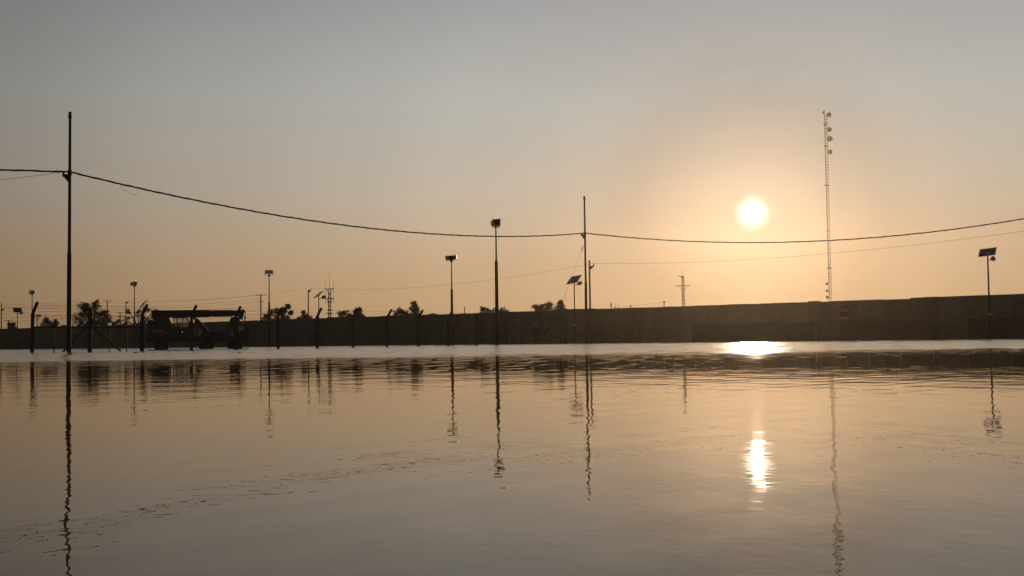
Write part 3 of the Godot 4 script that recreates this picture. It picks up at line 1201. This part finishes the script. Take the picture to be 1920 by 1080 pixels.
# lobes: x, y (above the water), radius — clumps of small leaves, with gaps between the clumps
func tree(called: String, label: String, at: Vector3, lobes: Array, leaves: int, leaf: float, dark := false, bare := 0.0) -> void:
	var r := RandomNumberGenerator.new()
	r.seed = hash(label)
	var t := thing(called, label, "tree" if called.contains("tree") else "bush", at, 0.0, "trees and bushes beyond the wall")
	var trunk := start()
	var base := Vector3(0, BED, 0)
	var low := 1e9
	for q in lobes:
		low = minf(low, q[1])
	var fork := Vector3(0, maxf(.3, low * .55), 0)
	var thick := .05 + .018 * lobes.size() + .02 * low
	tube(trunk, PackedVector3Array([base, fork]), [thick * 1.3, thick], 7)
	for q in lobes:
		var tip := Vector3(q[0], q[1] + q[2] * .3, r.randf_range(-.3, .3) * q[2])
		var bend := fork.lerp(tip, .5) + Vector3(-q[0] * .12, .1, r.randf_range(-.2, .2))
		tube(trunk, PackedVector3Array([fork, bend, tip]), [thick * .75, thick * .45, .02], 5)
	part("trunk", trunk, "bark", t)
	var v := PackedVector3Array()
	var nn := PackedVector3Array()
	for q in lobes:
		var clumps := maxi(5, int(leaves / 26.0))
		for c in clumps:
			var d: Vector3 = Vector3(r.randfn(), r.randfn(), r.randfn()).normalized() * pow(r.randf(), .42) * q[2]
			d.y *= .85
			if r.randf() < bare:
				continue
			var mid: Vector3 = Vector3(q[0], q[1], 0) + d
			var spread: float = q[2] * r.randf_range(.10, .2) + .05
			for k in 26:
				var p := mid + Vector3(r.randfn(), r.randfn() * .8, r.randfn()) * spread
				var a := Vector3(r.randfn(), r.randfn(), r.randfn()).normalized() * leaf * r.randf_range(.6, 1.3)
				var b := a.cross(Vector3(r.randfn(), r.randfn(), r.randfn())).normalized() * leaf * .42
				var n := a.cross(b).normalized()
				v.append_array([p - a, p + b, p + a, p - a, p + a, p - b])
				for m in 6:
					nn.append(n)
	var arr := []
	arr.resize(Mesh.ARRAY_MAX)
	arr[Mesh.ARRAY_VERTEX] = v
	arr[Mesh.ARRAY_NORMAL] = nn
	var mesh := ArrayMesh.new()
	mesh.add_surface_from_arrays(Mesh.PRIMITIVE_TRIANGLES, arr)
	put("crown", mesh, "leaf_dark" if dark else "leaf", t)


func twigs(label: String, at: Vector3, height: float, width: float, n: int) -> void:
	var r := RandomNumberGenerator.new()
	r.seed = hash(label)
	var t := thing("bare_tree", label, "tree", at, 0.0, "bare trees beyond the wall")
	var st := start()
	tube(st, PackedVector3Array([Vector3(0, BED, 0), Vector3(0, height * .55, 0)]), [.14, .09], 6)
	part("trunk", st, "bark", t)
	for k in n:
		st = start()
		var a := Vector3(0, height * r.randf_range(.4, .55), 0)
		var tip := Vector3(r.randf_range(-1, 1) * width, height * r.randf_range(.82, 1.0), r.randf_range(-.5, .5))
		var mid := a.lerp(tip, .5) + Vector3(r.randf_range(-.2, .2), .2, 0)
		tube(st, PackedVector3Array([a, mid, tip]), [.07, .045, .02], 5)
		for s in 3:
			var f := mid.lerp(tip, r.randf_range(0.0, .7))
			rod(st, f, f + Vector3(r.randf_range(-.7, .7), r.randf_range(.3, .9), r.randf_range(-.3, .3)), .03, 4, .012)
		part("limb", st, "bark", t)


func make_trees() -> void:
	tree("eucalyptus_tree", "largest feathery tree, right of the tall left pole", Vector3(-78.6, 0, -210), [[-1.9, 7.6, 1.1], [-2.3, 6.3, 1.2], [-2.6, 4.9, 1.0], [-1.2, 6.2, 1.1], [-1.2, 7.8, .8], [.5, 8.2, .9], [.4, 7.0, 1.1], [1.2, 6.2, 1.1], [2.1, 6.4, .9], [2.6, 5.4, .9], [1.2, 4.9, 1.0], [2.0, 4.3, .8], [-.2, 5.0, .6], [-1.3, 4.4, 1.1], [.3, 4.2, .8]], 620, .15, true)
	tree("spreading_bush", "dark mounded bush between the cranked post and the tall left pole", Vector3(-88.6, 0, -215), [[-.9, 5.3, .75], [-.3, 4.4, 1.0], [-1.8, 4.0, .9], [.9, 5.1, .55], [.8, 4.3, .9], [-2.6, 3.5, .8], [0, 3.4, 1.2]], 560, .15, true)
	tree("low_bush", "small rounded bush just left of the tall left pole", Vector3(-90.8, 0, -228), [[0, 4.2, .8], [.8, 3.9, .7], [-.8, 3.8, .7]], 520, .15, true)
	tree("square_bush", "square topped bush at the left edge of the photo", Vector3(-100.6, 0, -225), [[-.35, 4.9, .45], [.4, 4.9, .45], [-.4, 4.1, .5], [.4, 4.1, .5], [0, 3.3, .7]], 520, .13, true)
	tree("low_bush", "low bush between the largest tree and the airy tree", Vector3(-84.6, 0, -240), [[-.8, 5.2, .7], [.3, 5.4, .75], [1.3, 4.8, .7], [-.1, 4.2, 1.0]], 380, .15, true)
	tree("airy_tree", "airy tree with sky gaps around the small floodlight pole", Vector3(-67.6, 0, -203), [[-2.0, 6.5, .7], [-2.3, 5.0, .8], [-.4, 6.2, .8], [.5, 6.8, .8], [1.4, 6.6, .8], [2.4, 6.4, .9], [2.2, 5.2, .9], [.8, 5.0, .8], [-1.0, 4.2, .9], [3.2, 5.2, .8], [1.2, 3.9, 1.0]], 330, .14, true, .25)
	tree("leaning_tree", "dense tree right of the wide floodlight head, leaning right", Vector3(-39.4, 0, -188), [[-1.6, 5.2, .8], [-.6, 5.7, .8], [.3, 5.7, .7], [1.0, 5.9, .7], [1.7, 6.5, .5], [2.2, 5.6, .45], [1.1, 4.8, .9], [-.4, 4.5, 1.1], [-1.9, 4.3, .8]], 560, .13, true)
	tree("low_bush", "low bush at the foot of the slim pole with the bent arm", Vector3(-35.6, 0, -192), [[0, 4.9, .75], [-.8, 4.5, .6], [.8, 4.5, .65], [-.2, 5.75, .28]], 520, .14, true)
	tree("round_tree", "small round tree, left of a pair right of the lattice mast", Vector3(-27.0, 0, -180), [[-.5, 5.0, .75], [.1, 5.1, .7], [.9, 4.6, .6], [-.6, 4.1, .6], [.4, 4.0, .7]], 420, .12, false)
	tree("round_tree", "small pointed tree, right of a pair right of the lattice mast", Vector3(-24.1, 0, -175), [[-.2, 5.3, .65], [.2, 5.5, .5], [-.4, 4.5, .65], [.5, 4.6, .65], [.8, 3.9, .6]], 460, .12, true)
	tree("drooping_tree", "low drooping tree between two cranked posts left of centre", Vector3(-17.0, 0, -170), [[0, 5.1, .65], [-.6, 4.7, .55], [.7, 4.8, .6], [.9, 4.1, .6], [0, 4.0, .7]], 420, .12, false)
	tree("upright_tree", "taller tree between the drooping tree and the floodlight pole", Vector3(-14.7, 0, -168), [[0, 6.0, .55], [-.2, 5.3, .65], [.35, 5.2, .55], [0, 4.4, .75], [.7, 4.2, .6], [-.6, 4.2, .5]], 420, .12, false)
	tree("ragged_bush", "ragged bush left of the tall floodlight pole", Vector3(-3.7, 0, -170), [[-.75, 5.3, .38], [-.3, 4.8, .6], [.5, 4.6, .65], [1.3, 4.8, .6], [1.9, 4.5, .5], [.5, 3.8, .9], [-.9, 4.4, .55]], 380, .12, false)
	tree("low_bush", "tiny bush right of the tall floodlight pole", Vector3(-1.35, 0, -165), [[0, 4.75, .5], [.5, 4.4, .45], [-.5, 4.3, .5]], 380, .12, false)
	tree("ragged_bush", "broad ragged bush left of the stay wire", Vector3(4.3, 0, -158), [[-1.0, 5.0, .55], [-.3, 5.0, .6], [.5, 5.0, .6], [1.0, 5.2, .5], [.2, 4.4, .9], [-.6, 4.0, .8], [1.3, 4.3, .7]], 420, .12, false)
	tree("conical_tree", "pointed dark tree beside the stay wire and the solar lamp", Vector3(6.45, 0, -150), [[0, 5.4, .38], [.05, 4.8, .6], [-.5, 4.3, .6], [.5, 4.2, .6], [0, 3.7, .8]], 520, .12, true)
	tree("low_bush", "small bush behind the solar lamp near the centre pole", Vector3(8.7, 0, -143), [[0, 3.9, .35], [-.5, 3.7, .35], [.4, 3.6, .35]], 300, .1, true)
	for q in [[-12.2, -172.0, 2.6, 4.75, "low earth mound showing over the wall left of the tall floodlight pole"], [-21.0, -178.0, 2.2, 4.35, "low earth mound showing over the wall left of the drooping tree"], [19.5, -170.0, 2.4, 5.1, "low earth mound showing over the wall between the centre pole and the sun"]]:
		var st := start()
		var ring := PackedVector3Array()
		var radii := []
		for k in 9:
			var u := k / 8.0
			ring.append(Vector3(0, BED + (q[3] - BED) * u, 0))
			radii.append(.05 + (q[2] * 2.2) * pow(1.0 - u * u, .5) * (1.0 + .06 * sin(k * 2.3)))
		tube(st, ring, radii, 18)
		var o := single("earth_mound", st, "mud", q[4], "mound", "earth mounds beyond the wall")
		o.position = Vector3(q[0], 0, q[1])
	twigs("bare branching tree above the left bush", Vector3(-91.2, 0, -232), 7.2, 1.4, 5)
	twigs("bare twigs just right of the slim pole near the centre", Vector3(17.5, 0, -240), 8.3, .8, 3)
	twigs("bare twigs farther right, by the thin far pole", Vector3(24.2, 0, -260), 9.0, 1.0, 4)


# ------------------------------------------------------------------ signs

func make_signs() -> void:
	var t := thing("round_sign", "round dark red sign with a pale bar, fixed high on the wall", "sign", along_wall(155.64, .30), wall_turn())
	var st := start()
	tube(st, PackedVector3Array([Vector3(0, 2.71, -.02), Vector3(0, 2.71, .012)]), [.54, .54], 32)
	part("disc", st, "red_paint", t)
	st = start()
	box(st, Vector3(-.02, 2.80, .022), Vector3(.80, .36, .012))
	part("bar", st, "sign_white", t)
	st = start()
	box(st, Vector3(0, 2.03, 0), Vector3(.42, .12, .02))
	part("small_plate", st, "grey_paint", t)
	st = start()
	box(st, Vector3(0, 2.4, -.10), Vector3(.06, 1.0, .12))
	part("bracket", st, "dark_steel", t)

	var dir := Vector2(.6137, -.7895)
	var w := thing("warning_sign", "pale rectangular plate hung on the gate, with two dark marks", "sign", Vector3(2.12, 0, -112.4), atan2(-dir.y, dir.x))
	st = start()
	box(st, Vector3(0, 2.03, .11), Vector3(1.28, .80, .02))
	part("plate", st, "sign_white", w)
	for q in [[-.2, "dark_steel"], [.22, "dark_steel"]]:
		st = start()
		tube(st, PackedVector3Array([Vector3(q[0], 2.27, .121), Vector3(q[0], 2.27, .127)]), [.11, .11], 16)
		part("mark", st, q[1], w)


# ------------------------------------------------------------------ bits afloat

func make_floating() -> void:
	var bits := [[-18.0, -53.5, .16, "small dark stick afloat below the crane's rear wheel"], [-17.6, -57.5, .09, "tiny dark stick afloat under the crane"], [-10.6, -43.5, .07, "tiny floating stick nearest the left pole's foot"]]
	for q in bits:
		var t := thing("floating_stick", q[3], "debris", Vector3(q[0], 0, q[1]), .2, "sticks afloat")
		var st := start()
		tube(st, PackedVector3Array([Vector3(-q[2], .0, 0), Vector3(0, .035, .02), Vector3(q[2], .01, 0)]), [.02, .03, .015], 6)
		part("stick", st, "bark", t)
